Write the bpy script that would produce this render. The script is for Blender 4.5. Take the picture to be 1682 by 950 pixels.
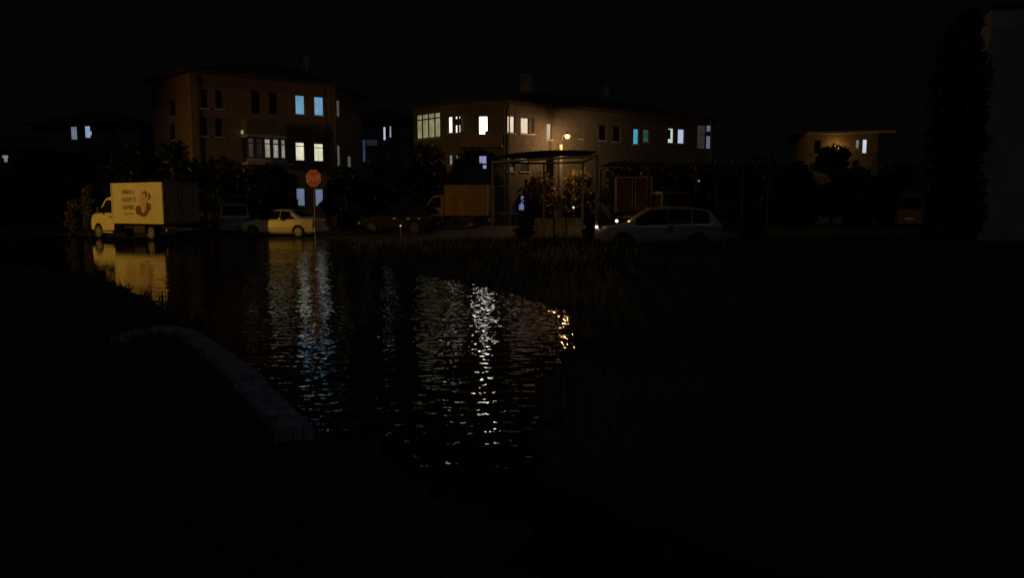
import bpy, bmesh, math, random
import numpy as np
from mathutils import Vector, Matrix
R = math.radians
for _o in list(bpy.data.objects): bpy.data.objects.remove(_o)
scene = bpy.context.scene
COL = scene.collection

# ------------------------------------------------------------------ camera, sky, moon, exposure
F_PX, CX, CY = 1250.0, 841.0, 475.0
CAM_Z, PITCH = 1.75, math.atan(137.0/1250.0)
cam = bpy.data.cameras.new("camera"); camo = bpy.data.objects.new("camera", cam); COL.objects.link(camo)
cam.sensor_width = 36.0; cam.lens = 36.0*F_PX/1682.0; cam.clip_start = 0.05; cam.clip_end = 3000
camo.location = (0, 0, CAM_Z); camo.rotation_euler = (math.pi/2-PITCH, 0, 0)
scene.camera = camo

MOON_EL, MOON_AZ = R(54), R(158)            # azimuth clockwise from +Y: behind the camera, to its right
w = bpy.data.worlds.new("World"); scene.world = w; w.use_nodes = True
nt = w.node_tree; nt.nodes.clear()
sky = nt.nodes.new('ShaderNodeTexSky'); sky.sky_type = 'NISHITA'; sky.sun_disc = False
sky.sun_elevation = MOON_EL; sky.sun_rotation = MOON_AZ
bg = nt.nodes.new('ShaderNodeBackground'); bg.inputs[1].default_value = 0.00012
wo = nt.nodes.new('ShaderNodeOutputWorld')
glow = nt.nodes.new('ShaderNodeBackground'); glow.inputs[0].default_value = (1, .86, .70, 1); glow.inputs[1].default_value = 0.0008   # town glow on low cloud
add = nt.nodes.new('ShaderNodeAddShader')
nt.links.new(sky.outputs[0], bg.inputs[0]); nt.links.new(bg.outputs[0], add.inputs[0]); nt.links.new(glow.outputs[0], add.inputs[1]); nt.links.new(add.outputs[0], wo.inputs[0])
sun = bpy.data.lights.new("moon", 'SUN'); sun.energy = 0.042; sun.angle = R(0.5); sun.color = (0.93, 0.97, 1.0)
suno = bpy.data.objects.new("moon", sun); COL.objects.link(suno)
md = Vector((math.sin(MOON_AZ)*math.cos(MOON_EL), math.cos(MOON_AZ)*math.cos(MOON_EL), math.sin(MOON_EL)))
suno.rotation_euler = (-md).to_track_quat('-Z', 'Y').to_euler(); suno.location = (20, -30, 60)
vs = scene.view_settings; scene.display_settings.display_device = 'sRGB'
vs.view_transform = 'Standard'; vs.look = 'None'; vs.exposure = 0; vs.gamma = 1; vs.use_curve_mapping = False
scene.cycles.use_denoising = True
scene.cycles.max_bounces = 6; scene.cycles.sample_clamp_indirect = 4.0

# ------------------------------------------------------------------ pixel helpers (photo pixels 1682x950)
def ray(px, py):
    x = (px-CX)/F_PX; v = -(py-CY)/F_PX
    c, s = math.cos(PITCH), math.sin(PITCH)
    return Vector((x, c + v*s, -s + v*c))
def at(px, py, Y):
    d = ray(px, py); return Vector((0, 0, CAM_Z)) + d*(Y/d.y)
def gnd(px, py, z=0.0):
    d = ray(px, py); return Vector((0, 0, CAM_Z)) + d*((z-CAM_Z)/d.z)
def xat(px, Y): return at(px, 338, Y).x
def on_plane(px, py, P0, P1):
    d = ray(px, py); t = Vector((P1[0]-P0[0], P1[1]-P0[1])); t.normalize()
    n = Vector((-t.y, t.x)); k = (n.x*P0[0]+n.y*P0[1])/(n.x*d.x+n.y*d.y)
    p = d*k; return ((p.x-P0[0])*t.x+(p.y-P0[1])*t.y, CAM_Z+p.z)

# ------------------------------------------------------------------ object helpers
def tag(o, label=None, cat=None, group=None, kind=None):
    if label: o['label'] = label
    if cat: o['category'] = cat
    if group: o['group'] = group
    if kind: o['kind'] = kind
    return o
def thing(name, label, cat, loc=(0, 0, 0), rz=0.0, group=None):
    o = bpy.data.objects.new(name, None); COL.objects.link(o)
    o.empty_display_size = 0.3
    o.location = loc; o.rotation_euler = (0, 0, rz); return tag(o, label, cat, group)
class MB:
    def __init__(s, off=(0, 0, 0)): s.v = []; s.f = []; s.off = Vector(off)
    def add(s, vs_, fs):
        b = len(s.v); s.v += [Vector(p)-s.off for p in vs_]; s.f += [tuple(i+b for i in f) for f in fs]; return s
    def box(s, c, d, rz=0.0, ry=0.0):
        m = Matrix.Rotation(rz, 3, 'Z') @ Matrix.Rotation(ry, 3, 'Y'); c = Vector(c); h = Vector(d)/2
        p = [c + m @ Vector((h.x*i, h.y*j, h.z*k)) for i in (-1, 1) for j in (-1, 1) for k in (-1, 1)]
        return s.add(p, [(0,1,3,2), (4,6,7,5), (0,4,5,1), (2,3,7,6), (0,2,6,4), (1,5,7,3)])
    def tube(s, pts, rs, n=8, cap=True):
        pts = [Vector(p) for p in pts]
        if not hasattr(rs, '__len__'): rs = [rs]*len(pts)
        vv = []; ff = []
        for i, p in enumerate(pts):
            t = (pts[min(i+1, len(pts)-1)]-pts[max(i-1, 0)]).normalized()
            a = t.cross(Vector((0, 0, 1)) if abs(t.z) < .9 else Vector((1, 0, 0))).normalized(); b = t.cross(a)
            vv += [p + (a*math.cos(2*math.pi*k/n)+b*math.sin(2*math.pi*k/n))*rs[i] for k in range(n)]
        for i in range(len(pts)-1):
            for k in range(n):
                ff.append((i*n+k, i*n+(k+1) % n, (i+1)*n+(k+1) % n, (i+1)*n+k))
        if cap: ff.append(tuple(range(n-1, -1, -1))); ff.append(tuple(range((len(pts)-1)*n, len(pts)*n)))
        return s.add(vv, ff)
    def prism(s, poly, z0, z1):
        n = len(poly); vv = [(x, y, z0) for x, y in poly]+[(x, y, z1) for x, y in poly]
        ff = [tuple(range(n-1, -1, -1)), tuple(range(n, 2*n))]+[(i, (i+1) % n, n+(i+1) % n, n+i) for i in range(n)]
        return s.add(vv, ff)
    def sheet(s, poly, M, th):        # poly in local (a,b) mapped by M(a,b,c): thickness along c
        n = len(poly); vv = [M(a, b, 0) for a, b in poly]+[M(a, b, th) for a, b in poly]
        ff = [tuple(range(n-1, -1, -1)), tuple(range(n, 2*n))]+[(i, (i+1) % n, n+(i+1) % n, n+i) for i in range(n)]
        return s.add(vv, ff)
    def lathe(s, prof, c, axis='Z', n=24):
        vv = []; ff = []; c = Vector(c)
        for r, h in prof:
            for k in range(n):
                a = 2*math.pi*k/n; x, y = r*math.cos(a), r*math.sin(a)
                vv.append(c + (Vector((x, y, h)) if axis == 'Z' else Vector((x, h, y)) if axis == 'Y' else Vector((h, x, y))))
        for i in range(len(prof)-1):
            for k in range(n): ff.append((i*n+k, i*n+(k+1) % n, (i+1)*n+(k+1) % n, (i+1)*n+k))
        ff.append(tuple(range(n))); ff.append(tuple(range((len(prof)-1)*n, len(prof)*n)))
        return s.add(vv, ff)
    def build(s, name, m, parent=None, smooth=False, bevel=0.0):
        me = bpy.data.meshes.new(name); me.from_pydata([tuple(p) for p in s.v], [], s.f); me.update()
        bm = bmesh.new(); bm.from_mesh(me); bmesh.ops.recalc_face_normals(bm, faces=bm.faces)
        if bevel:
            try: bmesh.ops.bevel(bm, geom=list(bm.edges), offset=bevel, segments=2, affect='EDGES', clamp_overlap=True)
            except Exception: pass
        bm.to_mesh(me); bm.free()
        if smooth:
            for p in me.polygons: p.use_smooth = True
        if m: me.materials.append(m)
        o = bpy.data.objects.new(name, me); COL.objects.link(o)
        if parent: o.parent = parent
        return o
def dup(root, loc, rz, label=None, group=None):
    def cp(o, par):
        c = o.copy(); COL.objects.link(c)
        if par: c.parent = par
        for ch in [x for x in ALLCH(o)]: cp(ch, c)
        return c
    r = cp(root, None); r.location = loc; r.rotation_euler = (0, 0, rz)
    if label: r['label'] = label
    if group: r['group'] = group
    return r
def ALLCH(o): return [x for x in bpy.data.objects if x.parent == o]

# ------------------------------------------------------------------ materials
def mat(name, col, rough=0.6, metal=0.0, nscale=6.0, namt=0.25, bump=0.0, col2=None, coat=0.0, spec=0.5, detail=4):
    m = bpy.data.materials.new(name); m.use_nodes = True; t = m.node_tree; b = t.nodes['Principled BSDF']
    tc = t.nodes.new('ShaderNodeTexCoord'); no = t.nodes.new('ShaderNodeTexNoise')
    no.inputs['Scale'].default_value = nscale; no.inputs['Detail'].default_value = detail
    t.links.new(tc.outputs['Object'], no.inputs['Vector'])
    rp = t.nodes.new('ShaderNodeValToRGB'); c2 = col2 or tuple(max(0, c*(1-namt*1.6)) for c in col)
    rp.color_ramp.elements[0].position = 0.3; rp.color_ramp.elements[1].position = 0.7
    rp.color_ramp.elements[0].color = (*c2, 1); rp.color_ramp.elements[1].color = (*col, 1)
    t.links.new(no.outputs['Fac'], rp.inputs[0]); t.links.new(rp.outputs[0], b.inputs['Base Color'])
    b.inputs['Roughness'].default_value = rough; b.inputs['Metallic'].default_value = metal
    b.inputs['Specular IOR Level'].default_value = spec
    if coat: b.inputs['Coat Weight'].default_value = coat; b.inputs['Coat Roughness'].default_value = 0.05
    if bump:
        bp = t.nodes.new('ShaderNodeBump'); bp.inputs['Strength'].default_value = 1; bp.inputs['Distance'].default_value = bump
        t.links.new(no.outputs['Fac'], bp.inputs['Height']); t.links.new(bp.outputs[0], b.inputs['Normal'])
    return m
def srgb(r, g, b): return tuple((c/255/12.92 if c/255 < .04045 else ((c/255+.055)/1.055)**2.4) for c in (r, g, b))
def lit(name, rgb, gain=1.0, folds=14.0, blotch=0.25):
    m = bpy.data.materials.new(name); m.use_nodes = True; t = m.node_tree; t.nodes.clear()
    tc = t.nodes.new('ShaderNodeTexCoord')
    wv = t.nodes.new('ShaderNodeTexNoise'); wv.inputs['Scale'].default_value = 1.0; wv.inputs['Detail'].default_value = 2
    mp = t.nodes.new('ShaderNodeMapping'); mp.inputs['Scale'].default_value = (folds, folds, 0.35)
    t.links.new(tc.outputs['Object'], mp.inputs[0]); t.links.new(mp.outputs[0], wv.inputs['Vector'])
    nz = t.nodes.new('ShaderNodeTexNoise'); nz.inputs['Scale'].default_value = 1.6; nz.inputs['Detail'].default_value = 3
    t.links.new(tc.outputs['Object'], nz.inputs['Vector'])
    a = t.nodes.new('ShaderNodeMapRange'); a.inputs[1].default_value = .3; a.inputs[2].default_value = .7
    a.inputs[3].default_value = 1-blotch; a.inputs[4].default_value = 1.0
    t.links.new(wv.outputs['Fac'], a.inputs[0])
    b = t.nodes.new('ShaderNodeMapRange'); b.inputs[1].default_value = .3; b.inputs[2].default_value = .7
    b.inputs[3].default_value = 1-blotch; b.inputs[4].default_value = 1.0
    t.links.new(nz.outputs['Fac'], b.inputs[0])
    mu = t.nodes.new('ShaderNodeMath'); mu.operation = 'MULTIPLY'; t.links.new(a.outputs[0], mu.inputs[0]); t.links.new(b.outputs[0], mu.inputs[1])
    m2 = t.nodes.new('ShaderNodeMath'); m2.operation = 'MULTIPLY'; t.links.new(mu.outputs[0], m2.inputs[0]); m2.inputs[1].default_value = gain
    e = t.nodes.new('ShaderNodeEmission'); e.inputs[0].default_value = (*srgb(*rgb), 1); t.links.new(m2.outputs[0], e.inputs[1])
    o = t.nodes.new('ShaderNodeOutputMaterial'); t.links.new(e.outputs[0], o.inputs[0]); return m
def leafmat(name, c1, c2):
    m = bpy.data.materials.new(name); m.use_nodes = True; t = m.node_tree; b = t.nodes['Principled BSDF']
    tc = t.nodes.new('ShaderNodeTexCoord'); no = t.nodes.new('ShaderNodeTexNoise'); no.inputs['Scale'].default_value = 3.0
    t.links.new(tc.outputs['Object'], no.inputs['Vector'])
    rp = t.nodes.new('ShaderNodeValToRGB'); rp.color_ramp.elements[0].position = .35; rp.color_ramp.elements[1].position = .65
    rp.color_ramp.elements[0].color = (*c1, 1); rp.color_ramp.elements[1].color = (*c2, 1)
    t.links.new(no.outputs['Fac'], rp.inputs[0]); t.links.new(rp.outputs[0], b.inputs['Base Color'])
    b.inputs['Roughness'].default_value = .5
    tr = t.nodes.new('ShaderNodeBsdfTranslucent'); t.links.new(rp.outputs[0], tr.inputs[0])
    mx = t.nodes.new('ShaderNodeMixShader'); mx.inputs[0].default_value = .4
    t.links.new(b.outputs[0], mx.inputs[1]); t.links.new(tr.outputs[0], mx.inputs[2])
    t.links.new(mx.outputs[0], t.nodes['Material Output'].inputs[0]); return m
M = dict(
    stucco_red=mat('stucco_red', (.20, .13, .11), .9, nscale=3, namt=.2, bump=.004),
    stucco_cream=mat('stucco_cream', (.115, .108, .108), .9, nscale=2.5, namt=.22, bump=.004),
    stucco_ochre=mat('stucco_ochre', (.24, .19, .13), .9, nscale=3, namt=.2, bump=.004),
    stucco_grey=mat('stucco_grey', (.40, .40, .40), .9, nscale=1.2, namt=.25, bump=.006),
    white_trim=mat('white_trim', (.45, .43, .4), .7, nscale=8, namt=.1),
    tile=mat('roof_tile', (.07, .04, .03), .85, nscale=5, namt=.4, bump=.02),
    frame=mat('window_frame', (.10, .08, .07), .6, nscale=10, namt=.15),
    frame_w=mat('window_frame_pale', (.35, .34, .32), .6, nscale=10, namt=.15),
    glass=mat('dark_glass', (.01, .011, .013), .06, nscale=2, namt=.1),
    curtain=mat('curtain_cloth', (.04, .035, .03), .9, nscale=9, namt=.3),
    stucco_dark=mat('stucco_dark', (.13, .13, .13), .9, nscale=1.6, namt=.3, bump=.006),
    concrete=mat('concrete', (.36, .35, .33), .9, nscale=7, namt=.25, bump=.004),
    kerb=mat('kerb_concrete', (.32, .38, .48), .8, nscale=6, namt=.45, bump=.006),
    steel=mat('painted_steel', (.38, .35, .33), .5, .0, nscale=12, namt=.25),
    roofsheet=mat('corrugated_sheet', (.07, .05, .05), .55, .3, nscale=4, namt=.35),
    rubber=mat('tyre_rubber', (.02, .02, .02), .85, nscale=20, namt=.2),
    alloy=mat('alloy_rim', (.5, .5, .5), .35, .8, nscale=10, namt=.1),
    plastic=mat('black_plastic', (.02, .02, .02), .55, nscale=15, namt=.2),
    tail=mat('tail_lens', (.35, .02, .02), .2, nscale=12, namt=.2),
    lens=mat('headlamp_lens', (.5, .5, .48), .1, nscale=10, namt=.1),
    plate=mat('number_plate', (.6, .6, .58), .5, nscale=10, namt=.1),
    boards=mat('pale_boards', (.58, .53, .48), .8, nscale=5, namt=.35),
    bark=mat('bark', (.09, .07, .05), .95, nscale=9, namt=.4, bump=.01),
    leaf_dark=leafmat('leaf_dark', (.008, .016, .007), (.02, .03, .011)),
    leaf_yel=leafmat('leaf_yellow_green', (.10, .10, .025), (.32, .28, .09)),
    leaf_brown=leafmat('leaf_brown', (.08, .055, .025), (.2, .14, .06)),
    grass=leafmat('grass_blade', (.010, .022, .008), (.026, .042, .014)),
    sign_red=mat('sign_red', (.70, .022, .16), .45, nscale=6, namt=.1),
    sign_white=mat('sign_white', (.75, .75, .75), .5, nscale=6, namt=.06),
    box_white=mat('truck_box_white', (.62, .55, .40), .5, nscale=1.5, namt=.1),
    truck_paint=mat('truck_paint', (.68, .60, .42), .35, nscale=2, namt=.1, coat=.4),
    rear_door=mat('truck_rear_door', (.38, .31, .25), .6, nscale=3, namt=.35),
    ink=mat('dark_brown_ink', (.24, .12, .06), .6, nscale=8, namt=.2),
    ink_red=mat('dark_red_ink', (.17, .03, .02), .6, nscale=8, namt=.2),
    ink_pink=mat('pale_pink_ink', (.52, .36, .34), .6, nscale=8, namt=.1),
    chassis=mat('chassis', (.025, .023, .02), .8, nscale=8, namt=.3),
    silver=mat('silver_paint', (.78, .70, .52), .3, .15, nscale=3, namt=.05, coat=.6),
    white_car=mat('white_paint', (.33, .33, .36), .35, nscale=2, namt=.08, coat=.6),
    cream_car=mat('cream_paint', (.22, .18, .13), .35, nscale=2, namt=.12, coat=.5),
    brown_car=mat('brown_paint', (.12, .08, .055), .4, nscale=2, namt=.15, coat=.4),
    black_car=mat('black_paint', (.012, .012, .013),   .6, nscale=2, namt=.1, spec=.1),
    orange_paint=mat('faded_orange_paint', (.20, .105, .05), .55, nscale=2, namt=.3),
    red_tarp=mat('red_tarpaulin', (.09, .028, .026), .7, nscale=3, namt=.35, bump=.02),
    mud=mat('mud', (.055, .045, .035), .8, nscale=1.3, namt=.4, bump=.03),
)
def LIGHT(name, loc, power, color, parent=None, size=.12):
    l = bpy.data.lights.new(name, 'POINT'); l.energy = power; l.color = color; l.shadow_soft_size = size
    o = bpy.data.objects.new(name, l); COL.objects.link(o); o.location = loc
    if parent: o.parent = parent
    return o

# ------------------------------------------------------------------ ground and flood water
SHORE = [(-70, 27), (-24, 25.5)] + [tuple(gnd(*p)[:2]) for p in
        [(0, 430), (95, 446), (188, 468), (262, 497), (330, 545), (405, 618), (508, 703), (600, 756), (690, 798), (765, 842), (850, 900)]] + \
        [(.35, 3.0), (1.8, 2.6), (2.6, 2.9)] + [tuple(gnd(*p)[:2]) for p in
        [(1300, 930), (1050, 860), (900, 790), (884, 730), (896, 660), (922, 592), (950, 548), (936, 516), (860, 487), (790, 469), (680, 449), (600, 424)]] + \
        [(-6.6, 31), (-7.2, 36), (-8.5, 39.2), (-12, 39.9), (-15.5, 41.5), (-20, 43.5), (-30, 47), (-70, 58)]
def sdf(X, Y):                                    # > 0 on land, < 0 in the water (numpy)
    P = np.array(SHORE); n = len(P); d = np.full(X.shape, 1e9); ins = np.zeros(X.shape, bool)
    for i in range(n):
        a, b = P[i], P[(i+1) % n]; e = b-a; wx, wy = X-a[0], Y-a[1]
        t = np.clip((wx*e[0]+wy*e[1])/(e@e), 0, 1); d = np.minimum(d, np.hypot(wx-e[0]*t, wy-e[1]*t))
        c = ((a[1] <= Y) & (b[1] > Y)) | ((b[1] <= Y) & (a[1] > Y))
        xi = a[0]+(Y-a[1])*e[0]/(e[1] if abs(e[1]) > 1e-9 else 1e-9); ins ^= c & (X < xi)
    return np.where(ins, -d, d)
def wob(X, Y): return .5*np.sin(1.7*X+.6*Y)*np.sin(1.3*Y-.4*X+1)+.3*np.sin(4.1*X-1.1*Y)*np.sin(3.3*Y+.7*X)
def hfun(X, Y):
    s = sdf(X, Y) + .18*wob(X, Y) + .16*np.sin(6.3*X+2.1*Y)*np.sin(5.1*Y-2.7*X)
    land = .02+.26*(1-np.exp(-np.maximum(s, 0)/3.0))+.03*wob(X*.8, Y*.8)*np.clip(s, 0, 1)
    bank = np.clip((X+4)/8, 0, 1)*np.clip((34-Y)/6, 0, 1)*np.clip((Y-8)/8, 0, 1)*.18*np.clip(s/4, 0, 1)
    sea = -.28*(1-np.exp(np.minimum(s, 0)/1.6))
    return np.where(s > 0, land+bank, sea)
def hz(x, y): return float(hfun(np.array([float(x)]), np.array([float(y)]))[0])
def axis(fine0, fine1, st, far0, far1):
    a = list(np.arange(fine0, fine1+1e-6, st)); s = st
    while a[-1] < far1: s *= 1.25; a.append(a[-1]+s)
    s = st
    while a[0] > far0: s *= 1.25; a.insert(0, a[0]-s)
    return np.array(a)
xs = axis(-28, 20, .35, -900, 900); ys = axis(0, 48, .3, -200, 1600)
GX, GY = np.meshgrid(xs, ys); GZ = hfun(GX, GY); nx, ny = len(xs), len(ys)
me = bpy.data.meshes.new('ground')
fa = [(j*nx+i, j*nx+i+1, (j+1)*nx+i+1, (j+1)*nx+i) for j in range(ny-1) for i in range(nx-1)]
me.from_pydata(np.stack([GX.ravel(), GY.ravel(), GZ.ravel()], 1).tolist(), [], fa); me.update()
for p in me.polygons: p.use_smooth = True
me.materials.append(M['mud']); ground = bpy.data.objects.new('ground', me); COL.objects.link(ground)
tag(ground, 'dark wet muddy ground around the flood water', None, None, 'structure')

def water_mat():
    m = bpy.data.materials.new('flood_water'); m.use_nodes = True; t = m.node_tree; b = t.nodes['Principled BSDF']
    b.inputs['Base Color'].default_value = (.012, .009, .006, 1); b.inputs['Roughness'].default_value = .03
    b.inputs['IOR'].default_value = 1.33
    g = t.nodes.new('ShaderNodeNewGeometry'); N = t.nodes.new; L = t.links.new
    def noise(scale, sx, sy, det, w_):
        mp = N('ShaderNodeMapping'); mp.inputs['Scale'].default_value = (sx, sy, 1); mp.inputs['Rotation'].default_value = (0, 0, w_)
        no = N('ShaderNodeTexNoise'); no.inputs['Scale'].default_value = scale; no.inputs['Detail'].default_value = det; no.inputs['Roughness'].default_value = .5
        L(g.outputs['Position'], mp.inputs[0]); L(mp.outputs[0], no.inputs['Vector']); return no.outputs['Fac']
    def mth(op, a, b_):
        x = N('ShaderNodeMath'); x.operation = op
        for i, q in enumerate((a, b_)):
            if isinstance(q, (int, float)): x.inputs[i].default_value = q
            else: L(q, x.inputs[i])
        return x.outputs[0]
    h = mth('ADD', mth('MULTIPLY', noise(1.4, .6, 1, 1, .12), .012), mth('MULTIPLY', noise(5.6, .72, 1, 1, -.2), .0225))
    h = mth('ADD', h, mth('MULTIPLY', noise(13, .8, 1, 1, .3), .0036))
    sp = N('ShaderNodeSeparateXYZ'); L(g.outputs['Position'], sp.inputs[0])
    # sheltered strip along the left bank is calm
    ln = mth('ADD', sp.outputs['X'], mth('MULTIPLY', sp.outputs['Y'], .36))
    mr = N('ShaderNodeMapRange'); mr.interpolation_type = 'SMOOTHSTEP'; L(ln, mr.inputs[0])
    mr.inputs[1].default_value = -3.4; mr.inputs[2].default_value = .4; mr.inputs[3].default_value = .10; mr.inputs[4].default_value = 1.0
    pt_ = N('ShaderNodeMapRange'); L(noise(.22, .6, 1, 2, .5), pt_.inputs[0]); pt_.inputs[1].default_value = .36; pt_.inputs[2].default_value = .6; pt_.inputs[3].default_value = .45; pt_.inputs[4].default_value = 1.1
    h = mth('MULTIPLY', h, pt_.outputs[0])
    bp = N('ShaderNodeBump'); bp.inputs['Distance'].default_value = 1.0
    L(h, bp.inputs['Height']); L(mr.outputs[0], bp.inputs['Strength']); L(bp.outputs[0], b.inputs['Normal'])
    return m
WATER_MAT = water_mat()
mb = MB(); P = SHORE
gx = np.arange(-70, 10.1, 1.0); gy = np.arange(1.5, 60.1, 1.0)
WX, WY = np.meshgrid(gx, gy); S = sdf(WX, WY)
vid = {}; vv = []; ff = []
for j in range(len(gy)-1):
    for i in range(len(gx)-1):
        if min(S[j, i], S[j+1, i], S[j, i+1], S[j+1, i+1]) < 1.2:
            q = []
            for a, b_ in ((j, i), (j, i+1), (j+1, i+1), (j+1, i)):
                if (a, b_) not in vid: vid[(a, b_)] = len(vv); vv.append((gx[b_], gy[a], 0.0))
                q.append(vid[(a, b_)])
            ff.append(tuple(q))
water = mb.add(vv, ff).build('water', WATER_MAT)
tag(water, 'dark rippled flood water covering the street and lot', None, None, 'structure')

# ------------------------------------------------------------------ buildings
def V2(p): return Vector((p[0], p[1]))
class Plane:
    def __init__(s, P0, P1):
        s.P0, s.P1 = V2(P0), V2(P1); s.L = (s.P1-s.P0).length; s.t = (s.P1-s.P0)/s.L; s.n = Vector((s.t.y, -s.t.x))
    def pt(s, u, z, out=0.0):
        q = s.P0 + s.t*u + s.n*out; return Vector((q.x, q.y, z))
    def uv(s, px, py): return on_plane(px, py, s.P0, s.P1)
    def rect(s, x0, x1, y0, y1):
        ym, xm = (y0+y1)/2, (x0+x1)/2
        u0, u1 = s.uv(x0, ym)[0], s.uv(x1, ym)[0]; return (min(u0, u1), max(u0, u1), s.uv(xm, y1)[1], s.uv(xm, y0)[1])
    def shifted(s, d): return Plane(s.P0+s.n*d, s.P1+s.n*d)
def facade(mb, pl, z0, z1, holes, depth=.16):
    us = sorted({0, pl.L, *[h[0] for h in holes], *[h[1] for h in holes]}); zs = sorted({z0, z1, *[h[2] for h in holes], *[h[3] for h in holes]})
    us = [u for u in us if 0 <= u <= pl.L]; zs = [z for z in zs if z0 <= z <= z1]
    for a, b in zip(us, us[1:]):
        for c, d in zip(zs, zs[1:]):
            um, zm = (a+b)/2, (c+d)/2
            if any(h[0] < um < h[1] and h[2] < zm < h[3] for h in holes): continue
            mb.add([pl.pt(a, c), pl.pt(b, c), pl.pt(b, d), pl.pt(a, d)], [(0, 1, 2, 3)])
    for u0, u1, a, b in holes:
        o = [pl.pt(u0, a), pl.pt(u1, a), pl.pt(u1, b), pl.pt(u0, b)]; i = [pl.pt(u0, a, -depth), pl.pt(u1, a, -depth), pl.pt(u1, b, -depth), pl.pt(u0, b, -depth)]
        mb.add(o+i, [(0, 1, 5, 4), (1, 2, 6, 5), (2, 3, 7, 6), (3, 0, 4, 7)])
def bar(mb, pl, u0, u1, z0, z1, o0, o1):
    p = [pl.pt(u, z, o) for u in (u0, u1) for z in (z0, z1) for o in (o0, o1)]
    mb.add(p, [(0,1,3,2), (4,6,7,5), (0,4,5,1), (2,3,7,6), (0,2,6,4), (1,5,7,3)])
def window(root, pl, hole, pane_m, off, mull=1, transom=None, fr='frame', sill=True, drapes=(), fw=.06, out=0.0, label=None):
    """hole = (u0,u1,z0,z1); drapes = fractions (a,b,c,d) of the pane hidden by cloth hung inside the glass"""
    u0, u1, z0, z1 = hole; f = MB(off); a, b = out-.13, out-.05
    bar(f, pl, u0, u0+fw, z0, z1, a, b); bar(f, pl, u1-fw, u1, z0, z1, a, b)
    bar(f, pl, u0+fw, u1-fw, z0, z0+fw, a, b); bar(f, pl, u0+fw, u1-fw, z1-fw, z1, a, b)
    for k in range(1, mull):
        u = u0+(u1-u0)*k/mull; bar(f, pl, u-fw*.4, u+fw*.4, z0+fw, z1-fw, a, b-.004)
    if transom:
        z = z0+(z1-z0)*transom; bar(f, pl, u0+fw, u1-fw, z-fw*.4, z+fw*.4, a+.003, b-.008)
    fo = f.build('window', M[fr], root)
    if label: fo['label'] = label
    p = MB(off); p.add([pl.pt(u0+.01, z0+.01, out-.12), pl.pt(u1-.01, z0+.01, out-.12), pl.pt(u1-.01, z1-.01, out-.12), pl.pt(u0+.01, z1-.01, out-.12)], [(0, 1, 2, 3)])
    p.build('pane', pane_m, fo)
    if sill:
        s = MB(off); bar(s, pl, u0-.08, u1+.08, z0-.07, z0-.003, out-.04, out+.09); s.build('sill', M['white_trim'], fo)
    for (da, db, dc, dd) in drapes:
        c = MB(off); bar(c, pl, u0+(u1-u0)*da, u0+(u1-u0)*db, z0+(z1-z0)*dc, z0+(z1-z0)*dd, out-.115, out-.10); c.build('curtain', M['curtain'], fo)
    return fo
def roof(root, poly, z, off, over=.55, rise=1.3, name='roof'):
    c = sum((V2(p) for p in poly), Vector((0, 0)))/len(poly)
    big = []
    n = len(poly)
    for i in range(n):
        a, b, d = V2(poly[i-1]), V2(poly[i]), V2(poly[(i+1) % n])
        e1 = (b-a).normalized(); e2 = (d-b).normalized(); n1 = Vector((e1.y, -e1.x)); n2 = Vector((e2.y, -e2.x))
        q = (n1+n2); q = q/max(.3, q.dot(n1)); big.append(b+q*over)
    m = MB(off); m.prism([(p.x, p.y) for p in big], z+.004, z+.16)
    top = [(p.x, p.y, z+.163) for p in big]; ins = [((c+(p-c)*.35).x, (c+(p-c)*.35).y, z+.16+rise) for p in big]
    m.add(top+ins, [(i, (i+1) % n, n+(i+1) % n, n+i) for i in range(n)]+[tuple(range(n, 2*n))])
    return m.build(name, M['tile'], root)
def expand(h, e=.06): return (h[0]-e, h[1]+e, h[2]-e, h[3]+e)

# ---- three-storey block on the left
A, B, Fp, G = (-24.9, 53.8), (-20.55, 49.7), (xat(550, 55.4), 55.4), (xat(598, 61.5), 61.5)
H = (-17.5, 66.0); BASE = (-17.5, 57, .2)
apt = thing('apartment_block', 'reddish three storey block with blue lit top windows and a glazed balcony', 'apartment building', BASE)
plL, plF, plR = Plane(A, B), Plane(B, Fp), Plane(Fp, G)
wins = []
blue3 = lit('lit_blue_curtain', (118, 166, 200), 1.0); pale2 = lit('lit_pale_curtain', (205, 203, 172), 1.6, blotch=.35); blue1 = lit('lit_blue_grey_curtain', (118, 136, 165), .8)
dimw = lit('lit_dim_pale', (80, 76, 62), .8, blotch=.5); slit = lit('lit_dim_slit', (92, 90, 76), .9)
for r, m, kw in [((486, 500, 157, 187), blue3, {}), ((517, 531, 159.5, 189), blue3, {}), ((486.5, 500, 234.5, 263), pale2, dict(transom=.78)), ((517, 531, 236.5, 264), pale2, dict(transom=.75)),
                 ((488, 501, 310, 337.5), blue1, {}), ((519, 531, 311, 338), blue1, {}),
                 ((331, 340, 148, 176), None, {}), ((355, 365, 149, 177), None, {}), ((331, 340, 195, 222), None, {}), ((355, 365, 196, 223), None, {}),
                 ((414, 427, 150, 186), None, dict(sill=False)), ((443, 455, 153, 187), None, dict(sill=False))]:
    wins.append((plF, expand(plF.rect(*r)), m, kw))
for r, m in [((554, 559, 166, 190), slit), ((555, 560, 240, 272), slit), ((572, 578, 258, 274), slit)]:
    wins.append((plR, expand(plR.rect(*r), .1), m, {}))
for r in [((279, 287, 165, 190)), ((279, 287, 205, 228))]: wins.append((plL, expand(plL.rect(*r)), None, {}))
wl = MB(BASE)
for pl in (plL, plF, plR, Plane(G, H), Plane(H, A)):
    facade(wl, pl, -.2, 10.2, [h for q, h, _, _ in wins if q is pl])
wl.build('wall', M['stucco_red'], apt)
for pl, h, m, kw in wins: window(apt, pl, h, m or M['glass'], BASE, **kw)
roof(apt, [A, B, Fp, G, H], 10.2, BASE)
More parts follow.
